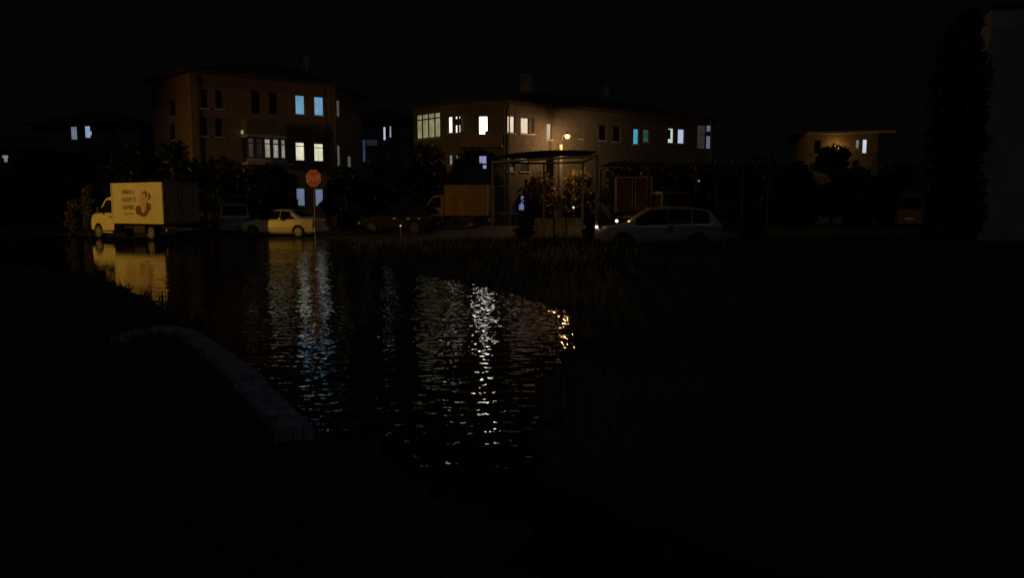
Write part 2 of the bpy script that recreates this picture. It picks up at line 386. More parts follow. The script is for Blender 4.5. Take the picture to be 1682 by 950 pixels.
# balconies: glazed one on the middle floor, open parapet above it
bp_ = plF.shifted(1.15); r = bp_.rect(406, 471, 195, 265)
for z in (bp_.uv(440, 222)[1]-.16, bp_.uv(440, 267)[1]-.16):
    sl = MB(BASE); bar(sl, plF, r[0], r[1], z, z+.16, .003, 1.2); sl.build('balcony_slab', M['concrete'], apt)
zp0, zp1 = bp_.uv(440, 222)[1]+.003, bp_.uv(440, 196)[1]
pp = MB(BASE); bar(pp, plF, r[0], r[1], zp0, zp1, 1.0, 1.12); bar(pp, plF, r[0], r[0]+.12, zp0, zp1, .003, .997); bar(pp, plF, r[1]-.12, r[1], zp0, zp1, .003, .997)
pp.build('balcony_parapet', M['stucco_cream'], apt)
gz0, gz1 = bp_.uv(440, 267)[1]+.003, bp_.uv(440, 222)[1]-.165
gpl = plF.shifted(1.1)
lw = MB(BASE); bar(lw, plF, r[0], r[1], gz0, gz0+.25, 1.0, 1.12); lw.build('balcony_parapet', M['white_trim'], apt)
ed = [r[0]+(r[1]-r[0])*k for k in (0, .2, .41, .62, .83, 1.0)]
b1 = lit('lit_balcony_dim', (88, 82, 70), .8, blotch=.6); b2 = lit('lit_balcony_dark', (42, 42, 38), .8, blotch=.5)
b3 = lit('lit_balcony_bright', (165, 164, 145), 1.15, folds=7, blotch=.5)
for k in range(5): window(apt, gpl, (ed[k]+.02, ed[k+1]-.02, gz0+.26, gz1-.01), (b1, b2, b3, b3, b3)[k], BASE, mull=1, transom=.72, sill=False, fw=.09)
for u in (r[0], r[1]-.03):
    sd = MB(BASE); bar(sd, plF, u, u+.03, gz0+.253, gz1, .003, .95); sd.build('balcony_side_glass', M['glass'], apt)
dp = MB(BASE); q = plF.pt(.25, 0, .12); dp.tube([(q.x, q.y, .3), (q.x, q.y, 10.1)], .05); dp.build('drainpipe', M['frame'], apt)
q = at(400, 217, plF.pt(plF.uv(400, 217)[0], 0).y-.25)
wlamp = thing('wall_lamp', 'small white wall lamp beside the glazed balcony of the left block', 'lamp', q)
MB().box((0, .12, 0), (.3, .1, .36)).build('bracket', M['steel'], wlamp)
MB().lathe([(.03, -.16), (.15, -.1), (.17, .06), (.05, .14)], (0, -.03, 0)).build('globe', lit('wall_globe', (150, 140, 110), 1.2), wlamp, smooth=True)

# ---- long two/three-storey block with the street lamp in front
J0, J1, J2, J3 = (xat(681, 61.2), 61.2), (xat(752, 57.4), 57.4), (xat(829, 57.0), 57.0), (xat(1168, 68.6), 68.6)
J4, J5 = (J3[0]+1.5, J3[1]+10), (J0[0]+2.0, J0[1]+10.5); BASE = (3, 64, .2)
row = thing('terrace_block', 'long cream block with bright upper windows behind the orange street lamp', 'apartment building', BASE)
pA, pB, pC = Plane(J0, J1), Plane(J1, J2), Plane(J2, J3)
warm = lit('lit_warm_white', (252, 238, 220), 2.2, blotch=.15); hot = lit('lit_hot_white', (255, 244, 224), 9.0, blotch=.12)
cream = lit('lit_cream_curtain', (226, 205, 178), 1.35, folds=10, blotch=.22); strip = lit('lit_strip', (205, 195, 165), 1.1)
olive = lit('lit_olive', (70, 66, 40), .8); log_ = lit('lit_loggia', (152, 146, 108), 1.15, folds=4, blotch=.4)
cyan = lit('lit_cyan', (75, 165, 198), 1.15); cydim = lit('lit_cyan_dim', (56, 92, 94), .9, blotch=.5); wblue = lit('lit_blue_white', (180, 190, 222), 1.2); wgrn = lit('lit_green_white', (205, 222, 208), 1.2)
greyb = lit('lit_grey', (60, 60, 60), .8, blotch=.4); vio = lit('lit_violet', (150, 152, 205), 1.3, blotch=.35); low = lit('lit_low_white', (150, 150, 150), 1.0, blotch=.5)
lil = lit('lit_lilac_grey', (120, 122, 160), 1.0, blotch=.4)
W = [(pA, (684, 722, 187, 226), log_, dict(mull=4, transom=.76, fw=.11, sill=True)),
     (pA, (736, 742, 192, 218), warm, {}), (pA, (747, 755, 191, 217.5), warm, dict(drapes=[(0, 1, .46, .84)])),
     (pB, (787, 800, 191.5, 220), hot, dict(drapes=[(.66, 1, 0, .2)])),
     (pC, (834, 845, 191, 217.5), cream, {}), (pC, (856, 868, 194, 219), cream, {}), (pC, (873, 876, 193, 219), greyb, dict(transom=.62)),
     (pC, (898.5, 905.5, 203, 228), strip, {}), (pC, (952, 957, 205, 227), olive, {}),
     (pC, (1041, 1049, 212, 236.5), cyan, {}), (pC, (1057, 1066, 213, 233), cydim, {}),
     (pC, (1098, 1106.5, 211, 234.5), wgrn, dict(drapes=[(0, .55, .28, .9)])), (pC, (1114, 1124, 212.5, 235.5), wblue, {}),
     (pC, (1146, 1159, 206, 244), greyb, dict(transom=.6, sill=False)), (pC, (1161, 1168, 206, 244), lil, dict(transom=.55, sill=False, drapes=[(0, 1, .56, .74)])),
     (pA, (737, 742, 255, 270), low, {}), (pA, (748, 755, 255, 269), low, dict(drapes=[(0, 1, 0, .62)])),
     (pB, (787, 799, 256, 277), vio, dict(drapes=[(0, .5, 0, .45), (.4, 1, .3, .42)])),
     (pC, (834, 845, 257, 281), lit('lit_low_a', (105, 105, 105), .9, blotch=.6), dict(drapes=[(.45, 1, .3, 1), (0, .35, 0, .6)])), (pC, (856, 868, 257, 281), low, dict(drapes=[(0, 1, 0, .55)])),
     (pC, (853, 862, 322, 345), lit('lit_low_blue', (130, 140, 190), .9, blotch=.4), dict(drapes=[(0, .45, .4, 1)])), (pC, (985, 996, 206, 230), None, {}), (pC, (1008, 1019, 208, 232), None, {})]
WN = [(pl, expand(pl.rect(*r), .05 if kw.get('mull', 1) == 1 else .1), m, kw) for pl, r, m, kw in W]
wl = MB(BASE)
for pl in (pA, pB, pC, Plane(J3, J4), Plane(J4, J5), Plane(J5, J0)): facade(wl, pl, -.2, 9.25, [h for q, h, _, _ in WN if q is pl])
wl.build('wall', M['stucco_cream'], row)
for pl, h, m, kw in WN: window(row, pl, h, m or M['glass'], BASE, **kw)
roof(row, [J0, J1, J2, J3, J4, J5], 9.25, BASE, over=.5, rise=1.5)
q = pC.pt(4.5, 0, -4); MB(BASE).box((q.x, q.y, 11), (.9, .7, 2.2)).box((q.x, q.y, 12.17), (1.05, .85, .12)).build('chimney', M['stucco_dark'], row)
bl = MB(BASE); bar(bl, pB, .3, pB.L-.1, 6.0, 6.15, .003, .9); bar(bl, pB, .3, pB.L-.1, 6.153, 6.95, .8, .9); bl.build('balcony', M['stucco_red'], row)
cn = MB(BASE)
for pl in (pA, pB, pC): bar(cn, pl, .02, pl.L-.02, 8.98, 9.2, .003, .07)
cn.build('cornice', M['stucco_cream'], row)

# ---- house on the right under a wide eave
K0, K1 = (xat(1318, 66), 66), (xat(1437, 64.5), 64.5); K2, K3 = (K1[0]+2.5, 73), (K0[0]+2.5, 74.5); BASE = ((K0[0]+K1[0])/2, 69, .2)
hs = thing('house', 'small ochre house at right with orange glow under its wide eave', 'house', BASE)
pK = Plane(K0, K1); wk = lit('lit_house_a', (205, 212, 228), 1.2); wk2 = lit('lit_house_b', (120, 122, 128), 1.0)
KW = [(pK, expand(pK.rect(1406, 1411, 230, 243)), wk2, {}), (pK, expand(pK.rect(1417, 1423.5, 229.5, 251)), wk, {}), (pK, expand(pK.rect(1338, 1347, 231, 252)), None, {})]
wl = MB(BASE)
for pl in (pK, Plane(K1, K2), Plane(K2, K3), Plane(K3, K0)): facade(wl, pl, -.2, 7.9, [h for q, h, _, _ in KW if q is pl])
wl.build('wall', M['stucco_ochre'], hs)
for pl, h, m, kw in KW: window(hs, pl, h, m or M['glass'], BASE, **kw)
roof(hs, [K0, K1, K2, K3], 7.9, BASE, over=1.15, rise=1.1)
bk = MB(BASE); bar(bk, pK, .1, pK.L+1.1, 7.7, 7.898, .6, 1.1); bk.build('eave_board', M['white_trim'], hs)
q = pK.pt(pK.uv(1372, 238)[0], 6.7, .28)
pl_ = thing('porch_lamp', 'orange lamp under the wide eave of the ochre house', 'lamp', q)
MB().box((0, .16, 0), (.12, .1, .2)).build('bracket', M['steel'], pl_)
MB().lathe([(.03, -.12), (.08, -.08), (.09, .06), (.03, .1)], (0, 0, 0), n=12).build('globe', lit('porch_globe', (255, 180, 70), 1.5), pl_, smooth=True)
LIGHT('porch_glow', (0, -.25, -.05), 22, (1, .55, .15), pl_, .06)

# ---- dark houses farther back
def back_house(name, label, p0, p1, depth, ztop, wl_, mm, rise=1.2):
    d = Vector((p1[0]-p0[0], p1[1]-p0[1])).normalized(); nb = Vector((-d.y, d.x))*depth
    p2, p3 = (p1[0]+nb.x, p1[1]+nb.y), (p0[0]+nb.x, p0[1]+nb.y); base = ((p0[0]+p2[0])/2, (p0[1]+p2[1])/2, .2)
    h = thing(name, label, 'house', base); pl = Plane(p0, p1); ws = [(expand(pl.rect(*r), .05), m, kw) for r, m, kw in wl_]
    wl = MB(base); facade(wl, pl, -.2, ztop, [a for a, _, _ in ws])
    for q in (Plane(p1, p2), Plane(p2, p3), Plane(p3, p0)): facade(wl, q, -.2, ztop, [])
    wl.build('wall', M[mm], h)
    for a, m, kw in ws: window(h, pl, a, m or M['glass'], base, **kw)
    roof(h, [p0, p1, p2, p3], ztop, base, over=.4, rise=rise); return h
lb = lit('lit_far_blue', (150, 172, 212), 1.05); lb2 = lit('lit_far_grey', (112, 125, 146), 1.0); lb3 = lit('lit_far_white', (140, 140, 146), 1.0)
back_house('dark_house', 'dark house at far left with a pair of bluish lit windows', (xat(60, 74), 74), (xat(235, 74), 74), 9, 9.5,
           [((116, 126, 208, 229), lb2, {}), ((139, 150, 207, 226), lb, dict(drapes=[(.7, 1, .55, 1), (.72, 1, 0, .25)])), ((180, 190, 208, 228), None, {})], 'stucco_dark')
back_house('dark_house', 'dark low house at the left picture edge with one tiny white window', (xat(-60, 66), 66), (xat(48, 66), 66), 8, 6.6,
           [((2.5, 13, 255, 266), lb3, dict(drapes=[(0, .3, 0, .6), (.75, 1, 0, .6)])), ((-30, -20, 255, 266), None, {})], 'stucco_dark')
gb = lit('lit_gable_blue', (62, 68, 108), .85, blotch=.4); gb2 = lit('lit_gable_blue_dim', (34, 40, 48), .8)
sw = lit('lit_strip_blue_white', (196, 200, 225), 1.2); sw2 = lit('lit_strip_violet', (150, 150, 178), 1.0)
back_house('dark_house', 'dark house between the two blocks with thin lit window strips and blue stairwell glass', (xat(578, 72), 72), (xat(676, 72), 72), 8, 9.6,
           [((582, 600, 229, 266), gb, dict(sill=False)), ((600.8, 620, 229, 239), gb2, dict(sill=False)), ((629.5, 633, 208.5, 230), sw, dict(sill=False)), ((639.5, 642.5, 207, 225.5), sw2, dict(sill=False))], 'stucco_dark')

# ---- tall building at the right edge, near
N0, N1 = (20.3, 37.0), (17.45, 28.6); N2, N3 = (27.5, 27.4), (30.5, 36.0); BASE = (24, 32, .2)
nb_ = thing('grey_building', 'tall plain grey building rising out of the picture at the right edge', 'building', BASE)
pn, ps = Plane(N0, N1), Plane(N1, N2)
hn = [(3.2, 4.5, 3.6, 5.1)]; hs_ = [(4.5, 5.9, 4.0, 5.5), (4.5, 5.9, 7.0, 8.4)]
wl = MB(BASE); facade(wl, pn, -.2, 8.85, hn); facade(wl, ps, -.2, 8.85, hs_)
for q in (Plane(N2, N3), Plane(N3, N0)): facade(wl, q, -.2, 8.85, [])
wl.build('wall', M['stucco_grey'], nb_)
for pl, h in ((pn, hn[0]), (ps, hs_[0]), (ps, hs_[1])): window(nb_, pl, h, M['glass'], BASE, mull=2)
roof(nb_, [N0, N1, N2, N3], 8.85, BASE, over=.02, rise=.4)

# ------------------------------------------------------------------ street lamps
def globe_mat(rgb, gain):            # clear glass globe glowing from the lamp inside it
    m = lit('lamp_globe', rgb, gain, blotch=0); t = m.node_tree; o = [n for n in t.nodes if n.type == 'OUTPUT_MATERIAL'][0]; e = [n for n in t.nodes if n.type == 'EMISSION'][0]
    tr = t.nodes.new('ShaderNodeBsdfTransparent'); ad = t.nodes.new('ShaderNodeAddShader')
    t.links.new(e.outputs[0], ad.inputs[0]); t.links.new(tr.outputs[0], ad.inputs[1]); t.links.new(ad.outputs[0], o.inputs[0]); return m
def street_lamp(label, x, y, hl, pole_h, power, colr, arm, bulb_rgb, gain, loc_z=.2, aim=None, cone=100):
    t = thing('street_lamp', label, 'street lamp', (x, y, loc_z), 0, 'street lamps')
    MB().tube([(0, 0, -.3), (0, 0, pole_h)], [.2, .15], 12).build('pole', M['concrete'], t)
    ax, ay = arm; h = hl-loc_z
    MB().tube([(0, 0, pole_h-.25), (ax*.4, ay*.4, h+.12), (ax*.85, ay*.85, h+.2)], .022).build('arm', M['chassis'], t)
    hd = MB().lathe([(.05, .34), (.12, .30), (.20, .16), (.22, .14)], (ax, ay, h-.02), n=18).build('lamp_head', M['steel'], t, smooth=True)
    MB().lathe([(.02, -.17), (.12, -.14), (.185, -.02), (.19, .06), (.12, .13)], (ax, ay, h), n=18).build('globe', globe_mat(bulb_rgb, gain), hd, smooth=True)
    l = LIGHT('lamp_glow', (ax, ay, h-.03), power, colr, t, .08)
    if aim:
        l.data = d_ = bpy.data.lights.new('lamp_beam', 'SPOT'); d_.energy = power; d_.color = colr; d_.shadow_soft_size = .15; d_.spot_size = R(cone); d_.spot_blend = 1.0
        l.rotation_euler = (Vector(aim)-Vector((x+ax, y+ay, hl))).to_track_quat('-Z', 'Y').to_euler(); l.location.z = h-.28
    return t
q = at(932, 224, 57.4); pq = at(920.5, 238, 58.1)
street_lamp('orange glowing street lamp on a concrete pole before the long cream block', pq.x, 58.1, q.z, pq.z-.2, 430, (1, .52, .19), (q.x-pq.x, -.7), (255, 182, 84), 3.6)
street_lamp('street lamp on a concrete pole by the flooded street, beyond the picture edge', -38.9, 23.7, 7.2, 6.9, 8800, (1, .54, .07), (.6, .4), (255, 190, 90), 20.0, aim=(-14, 40, .5), cone=74)

# ------------------------------------------------------------------ vehicles (heading +X, left +Y)
def wheel(root, x, y, r=.32, wd=.2, rim='alloy'):
    s = 1 if y > 0 else -1
    wv = MB().lathe([(r*.62, -wd/2), (r*.93, -wd/2), (r, -wd*.35), (r, wd*.35), (r*.93, wd/2), (r*.62, wd/2)], (x, y, r), 'Y', 24).build('wheel', M['rubber'], root, smooth=False)
    rm = MB().lathe([(r*.64, -.01), (r*.64, .03), (r*.56, .03), (r*.54, 0), (r*.1, 0)], (x, y+s*wd*.42, r), 'Y', 24)
    for k in range(5):
        a = 2*math.pi*k/5+.3; rm.box((x+math.cos(a)*r*.33, y+s*(wd*.42+.012), r+math.sin(a)*r*.33), (r*.5, .03, r*.16), ry=-a)
    rm.lathe([(r*.12, -.02), (r*.12, .04)], (x, y+s*wd*.42, r), 'Y', 12); rm.build('rim', M[rim], wv)
def loft_body(st, ws, n_end=0):
    """st: list of (x, zb, zbelt, zroof, hw, hwroof)"""
    rows = []
    for x, zb, zbelt, zr, hw, hr in st:
        half = [(hw*.86, zb), (hw*.97, zb+.1), (hw, zb+(zbelt-zb)*.45), (hw*.985, zbelt-.05), (hw*.95, zbelt),
                (hr+(hw*.95-hr)*.12, zbelt+(zr-zbelt)*.9), (hr*.86, zr), (0, zr+.025)]
        row = [Vector((x, y, z)) for y, z in half]+[Vector((x, -y, z)) for y, z in half[-2::-1]]
        rows.append(row)
    return rows
def car(name, label, cat, stn, L, Wd, paint, wx, wr, wins, group=None, lights=True, hr=None, rim='alloy'):
    """stn: stations; wins: list of (kind, x0, x1) where kind side | front | rear"""
    t = thing(name, label, cat, (0, 0, 0), 0, group)
    rows = loft_body(stn, None); n = len(rows[0]); mb = MB(); vv = [p for r in rows for p in r]; ff = []
    for i in range(len(rows)-1):
        for k in range(n-1): ff.append((i*n+k, i*n+k+1, (i+1)*n+k+1, (i+1)*n+k))
        ff.append((i*n+n-1, i*n, (i+1)*n, (i+1)*n+n-1))
    ff.append(tuple(range(n))); ff.append(tuple((len(rows)-1)*n+k for k in range(n-1, -1, -1)))
    mb.add(vv, ff); body = mb.build('body', M[paint], t)
    cut = MB()
    for x in wx:
        for s in (-1, 1): cut.lathe([(wr+.06, -.2), (wr+.06, .2)], (x, s*(Wd/2-.02), wr+.0), 'Y', 24)
    co = cut.build('cutter', None); md_ = body.modifiers.new('b', 'BOOLEAN'); md_.operation = 'DIFFERENCE'; md_.object = co; md_.solver = 'EXACT'; md_.use_self = True
    dg = bpy.context.evaluated_depsgraph_get(); nm = bpy.data.meshes.new_from_object(body.evaluated_get(dg)); body.modifiers.clear(); body.data = nm
    nm.name = 'body'; nm.materials.clear(); nm.materials.append(M[paint]); bpy.data.objects.remove(co)
    for p in nm.polygons: p.use_smooth = False
    def lerp(x):
        for a, b in zip(rows, rows[1:]):
            if a[0].x <= x <= b[0].x or a[0].x >= x >= b[0].x:
                k = (x-a[0].x)/(b[0].x-a[0].x); return [p+(q_-p)*k for p, q_ in zip(a, b)]
        return rows[-1]
    for kind, x0, x1 in wins:
        if kind == 'side':
            for s in (0, 1):
                m_ = MB(); N_ = 5; v_ = []
                for i in range(N_+1):
                    r_ = lerp(x0+(x1-x0)*i/N_); a, b = (r_[4], r_[5]) if s == 0 else (r_[n-5], r_[n-6])
                    o_ = Vector((0, .008 if s == 0 else -.008, .002)); v_ += [a+(b-a)*.06+o_, a+(b-a)*.97+o_]
                m_.add(v_, [(2*i, 2*i+2, 2*i+3, 2*i+1) for i in range(N_)]); m_.build('side_window', M['glass'], t)
        else:
            m_ = MB(); v_ = []; N_ = 5; dx = .012 if kind == 'front' else -.012
            for i in range(N_+1):
                r_ = lerp(x0+(x1-x0)*i/N_); v_ += [r_[k]*1.0+Vector((dx, 0, .01)) for k in (6, 7, 8)]
            m_.add(v_, [f for i in range(N_) for f in ((3*i, 3*i+3, 3*i+4, 3*i+1), (3*i+1, 3*i+4, 3*i+5, 3*i+2))])
            m_.build('windscreen' if kind == 'front' else 'rear_window', M['glass'], t)
    for x in wx:
        for s in (-1, 1): wheel(t, x, s*(Wd/2-.12), wr, .2, rim)
    xf, xr = stn[-1][0], stn[0][0]; zf = stn[-2][2]; zrr = stn[1][2]
    MB().box((xf+.02, 0, .42), (.12, Wd*.86, .2)).build('front_bumper', M['plastic'], t)
    MB().box((xr-.02, 0, .42), (.12, Wd*.86, .2)).build('rear_bumper', M[paint], t)
    for s in (-1, 1):
        MB().box((xf-.03, s*Wd*.34, zf-.16), (.16, .3, .13)).build('headlight', M['lens'], t)
        MB().box((xr+.03, s*Wd*.385, zrr-.16), (.14, .2, .16)).build('tail_light', M['tail'], t)
        mi = wins[0]; MB().box((mi[2]-.1 if mi[0] == 'side' else .6, s*(Wd/2+.09), stn[len(stn)//2][2]+.06), (.12, .18, .12)).build('mirror', M[paint], t)
    for x in ([w_[1]+.08 for w_ in wins if w_[0] == 'side']):
        for s in (-1, 1): MB().box((x+.05, s*(Wd/2+.0), stn[len(stn)//2][2]-.12), (.17, .03, .035)).build('door_handle', M['alloy'], t)
    MB().box((xr-.085, 0, .62), (.012, .5, .11)).build('number_plate', M['plate'], t)
    return t
def sedan(label, paint, **k):
    st = [(-2.2, .30, .86, .88, .70, .62), (-2.12, .25, .95, .97, .80, .68), (-1.6, .2, .97, 1.01, .86, .70), (-1.45, .2, .97, 1.06, .87, .66), (-.75, .2, .95, 1.43, .88, .60), (-.2, .2, .94, 1.49, .88, .60),
          (.35, .2, .92, 1.45, .88, .60), (1.05, .2, .90, 1.0, .88, .66), (1.2, .2, .89, .94, .87, .68), (1.9, .22, .80, .82, .83, .64), (2.12, .26, .70, .72, .76, .58), (2.2, .3, .6, .62, .66, .5)]
    return car('parked_car', label, 'car', st, 4.4, 1.76, paint, (-1.32, 1.36), .31, [('side', -1.3, -.24), ('side', -.2, .95), ('front', .4, 1.05), ('rear', -.8, -1.42)], **k)
def suv(label, paint, **k):
    st = [(-2.2, .36, .95, .97, .72, .62), (-2.14, .3, 1.02, 1.08, .84, .68), (-1.75, .26, 1.04, 1.52, .89, .64), (-1.2, .25, 1.03, 1.63, .90, .64), (-.3, .25, 1.0, 1.66, .90, .64),
          (.4, .25, .98, 1.6, .90, .62), (1.12, .25, .98, 1.08, .90, .68), (1.3, .25, .97, 1.02, .89, .7), (1.95, .28, .88, .91, .85, .66), (2.15, .32, .76, .78, .78, .6), (2.22, .36, .66, .68, .68, .5)]
    return car('parked_car', label, 'car', st, 4.4, 1.8, paint, (-1.3, 1.36), .35, [('side', -1.06, -.25), ('side', -.22, .9), ('side', -1.7, -1.1), ('front', .45, 1.12), ('rear', -1.78, -2.12)], **k)
def minivan(label, paint, Hs=1.0, Ws=1.0, **k):
    Wd = 1.72*Ws; q_ = Ws
    st = [(-2.1, .36, .98, 1.02, .74*q_, .70*q_), (-2.06, .3, 1.05, 1.12, .83*q_, .74*q_), (-1.92, .28, 1.06, 1.76*Hs, .85*q_, .70*q_), (-1.5, .26, 1.06, 1.83*Hs, .86*q_, .70*q_), (0, .26, 1.04, 1.85*Hs, .86*q_, .70*q_),
          (.7, .26, 1.02, 1.78*Hs, .86*q_, .68*q_), (1.35, .26, 1.0, 1.1, .86*q_, .72*q_), (1.5, .26, .98, 1.04, .85*q_, .7*q_), (1.95, .28, .86, .9, .82*q_, .64*q_), (2.1, .34, .7, .72, .74*q_, .56*q_)]
    return car('parked_van', label, 'van', st, 4.2, Wd, paint, (-1.3, 1.3), .32, [('side', -.9, -.1), ('side', 0, .9), ('side', -1.7, -1.0), ('front', .75, 1.35), ('rear', -1.93, -2.05)], rim='plastic', **k)
def text_mesh(s, size, name, m, parent, loc, rot, th=.004):
    c = bpy.data.curves.new(name, 'FONT'); c.body = s; c.size = size; c.extrude = th; c.align_x = 'CENTER'; c.align_y = 'CENTER'
    o = bpy.data.objects.new(name+'_tmp', c); COL.objects.link(o); dg = bpy.context.evaluated_depsgraph_get()
    me_ = bpy.data.meshes.new_from_object(o.evaluated_get(dg)); bpy.data.objects.remove(o); me_.materials.clear(); me_.materials.append(m)
    x = bpy.data.objects.new(name, me_); COL.objects.link(x); x.parent = parent; x.location = loc; x.rotation_euler = rot; return x
def box_truck(label, paint, boxm, rearm, bl=4.1, bh=2.07, bw=2.1, zb=.82, group=None, ad=False):
    t = thing('box_truck', label, 'truck', (0, 0, 0), 0, group)          # origin under the rear end of the box
    MB().box((bl/2, 0, zb+bh/2), (bl, bw, bh)).build('cargo_box', M[boxm], t, bevel=.02)
    for s in (-1, 1):
        tr = MB()
        for x in (.03, bl-.03): tr.box((x, s*(bw/2+.004), zb+bh/2), (.07, .03, bh+.02))
        for z in (zb+.03, zb+bh-.03): tr.box((bl/2, s*(bw/2+.002), z), (bl-.14, .024, .07))
        tr.build('side_trim', M[boxm], t)
    rd = MB()
    for s in (-1, 1): rd.box((-.025, s*bw*.245, zb+bh/2), (.05, bw*.46, bh*.92))
    rdo = rd.build('rear_door', M[rearm], t, bevel=.008)
    lb_ = MB()
    for y in (-.1, .1, -bw*.36): lb_.tube([(-.07, y, zb+.1), (-.07, y, zb+bh-.1)], .016)
    lb_.box((-.085, .1, zb+.75), (.02, .3, .04)); lb_.box((-.085, -.12, zb+.6), (.02, .26, .04)); lb_.build('locking_bar', M['steel'], rdo)
    fr_ = MB(); fr_.box((-.02, -bw/2+.02, zb+bh/2), (.09, .06, bh)); fr_.box((-.02, bw/2-.02, zb+bh/2), (.09, .06, bh)); fr_.box((-.02, 0, zb+bh-.03), (.09, bw-.1, .06))
    fr_.build('door_frame', M['concrete'], t)
    MB().box((bl/2+.6, 0, zb-.14), (bl+1.2, .9, .22)).box((bl*.45, .95, zb-.28), (.9, .3, .35)).build('chassis', M['chassis'], t)
    MB().box((-.1, 0, .52), (.1, bw*.92, .14)).build('rear_bumper', M['steel'], t)
    for s in (-1, 1):
        MB().box((-.16, s*bw*.37, .55), (.03, .32, .1)).build('tail_light', M['tail'], t)
        MB().box((.72, s*(bw/2-.12), .5), (.04, .32, .5)).build('mud_flap', M['rubber'], t)
    MB().box((-.165, -.2, .53), (.02, .5, .12)).build('number_plate', M['plate'], t)
    # cab
    x0 = bl+.08; W2 = .95
    prof = [(x0, .46), (x0, 2.14), (x0+.35, 2.2), (x0+.75, 2.1), (x0+1.28, 1.42), (x0+1.82, 1.22), (x0+1.95, 1.0), (x0+1.97, .5), (x0+1.75, .44), (x0+1.7, .62), (x0+1.5, .8), (x0+1.22, .8), (x0+1.02, .62), (x0+.97, .42)]
    m_ = MB(); n = len(prof); ctr = lambda z: W2*(1.0 if z < 1.35 else 1-.13*(z-1.35)/.85)
    m_.add([(x, ctr(z), z) for x, z in prof]+[(x, -ctr(z), z) for x, z in prof], [tuple(range(n)), tuple(range(2*n-1, n-1, -1))]+[(i, n+i, n+(i+1) % n, (i+1) % n) for i in range(n)])
    m_.build('cab', M[paint], t)
    for s in (-1, 1):
        g_ = MB(); gp = [(x0+.22, 1.36), (x0+.22, 2.02), (x0+.68, 2.02), (x0+1.16, 1.38)]
        g_.add([(x, s*(ctr(z)+.008), z) for x, z in gp], [(0, 1, 2, 3)]); g_.build('side_window', M['glass'], t)
        MB().box((x0+.95, s*(W2+.16), 1.5), (.14, .22, .34)).build('mirror', M['plastic'], t)
        MB().box((x0+.3, s*(W2+.01), 1.16), (.16, .03, .05)).build('door_handle', M['plastic'], t)
        MB().box((x0+1.88, s*.68, 1.02), (.14, .36, .2)).build('headlight', M['lens'], t)
        MB().box((x0+.5, s*(W2-.05), .34), (.85, .18, .06)).build('step', M['plate'], t)
    ws = MB(); ws.add([(x0+.79, .74, 2.06), (x0+.79, -.74, 2.06), (x0+1.28, -.86, 1.45), (x0+1.28, .86, 1.45)], [(0, 1, 2, 3)])
    ws.v = [p+Vector((.02, 0, .02)) for p in ws.v]; ws.build('windscreen', M['glass'], t)
    MB().box((x0+1.98, 0, .62), (.12, 1.8, .26)).build('front_bumper', M['plastic'], t)
    for x in (1.15, x0+1.36):
        for s in (-1, 1): wheel(t, x, s*.84, .36, .24, 'steel')
    if ad:
        cx_, cz = bl*.55, zb+bh*.52
        adp = MB()      # the advert's lettering and emblem on the lit side (left)
        yy = bw/2+.017
        for s_, sz, z_, x_ in (('FIRINCI', .30, .52, .45), ('LEZZETİ', .30, .14, .40), ('EKMEK', .32, -.26, .45)):
            text_mesh(s_, sz, 'lettering', M['ink'], t, (cx_+x_, yy-.004, cz+z_), (math.pi/2, 0, math.pi), .005)
        def arc(mb_, c, r0, r1, a0, a1, th=.012, n_=14):
            pts = [(c[0]+r1*math.cos(R(a0+(a1-a0)*k/n_)), c[1]+r1*math.sin(R(a0+(a1-a0)*k/n_))) for k in range(n_+1)]
            pts += [(c[0]+r0*math.cos(R(a1-(a1-a0)*k/n_)), c[1]+r0*math.sin(R(a1-(a1-a0)*k/n_))) for k in range(n_+1)]
            mb_.sheet(pts, lambda a, b, c_: (cx_-a, yy-.008+c_, cz+b), th)
        for ar in (((.72, -.26), .26, .46, 190, 345), ((.36, -.40), .01, .24, 0, 350, .010), ((1.16, -.22), .01, .20, 0, 350, .010), ((.92, .40), .08, .17, -60, 170, .017), ((1.2, .3), .05, .15, -90, 100, .010)):
            e = MB(); arc(e, *ar); e.build('emblem', M['ink_red'], t)
        e = MB(); arc(e, (.80, .22), .02, .34, 0, 350, .014); e.build('emblem', M['ink_pink'], t)
        e = MB(); arc(e, (.78, -.12), .03, .26, 20, 300, .017); e.build('emblem', M['ink_pink'], t)
        e = MB()
        for k in range(5): e.box((cx_+.75-k*.16, yy, cz-.58), (.11, .008, .05))
        e.build('lettering', M['ink'], t)
    return t
def heading(b): return R(90)+R(b)        # bearing b degrees to the left of +Y -> z rotation
def place(t, x, y, rz, z=None):
    t.location = (x, y, hz(x, y) if z is None else z); t.rotation_euler = (0, 0, rz); return t
# big yellow-lit truck: rear-left corner of the box at photo x = 267, depth 38
def corner_place(t, px, Y, b, lx, ly, z):
    rz = heading(b); q_ = Matrix.Rotation(rz, 3, 'Z') @ Vector((lx, ly, 0)); return place(t, xat(px, Y)-q_.x, Y-q_.y, rz, z)
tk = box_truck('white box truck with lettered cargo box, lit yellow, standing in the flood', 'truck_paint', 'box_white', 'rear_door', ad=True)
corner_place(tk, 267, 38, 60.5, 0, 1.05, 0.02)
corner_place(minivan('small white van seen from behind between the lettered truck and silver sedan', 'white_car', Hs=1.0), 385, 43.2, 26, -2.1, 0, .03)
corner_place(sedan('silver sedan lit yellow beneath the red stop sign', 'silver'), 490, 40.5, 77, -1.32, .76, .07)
tk2 = box_truck('faded orange box truck parked left of the steel frame shelter', 'orange_paint', 'orange_paint', 'orange_paint', bl=2.9, bh=2.0, bw=1.9)
corner_place(tk2, 800, 50.0, 78, 0, .95, .28)
corner_place(suv('white hatchback parked on the grass right of the steel frame shelter', 'white_car'), 1088, 27.2, 88, 0, .9, .06)
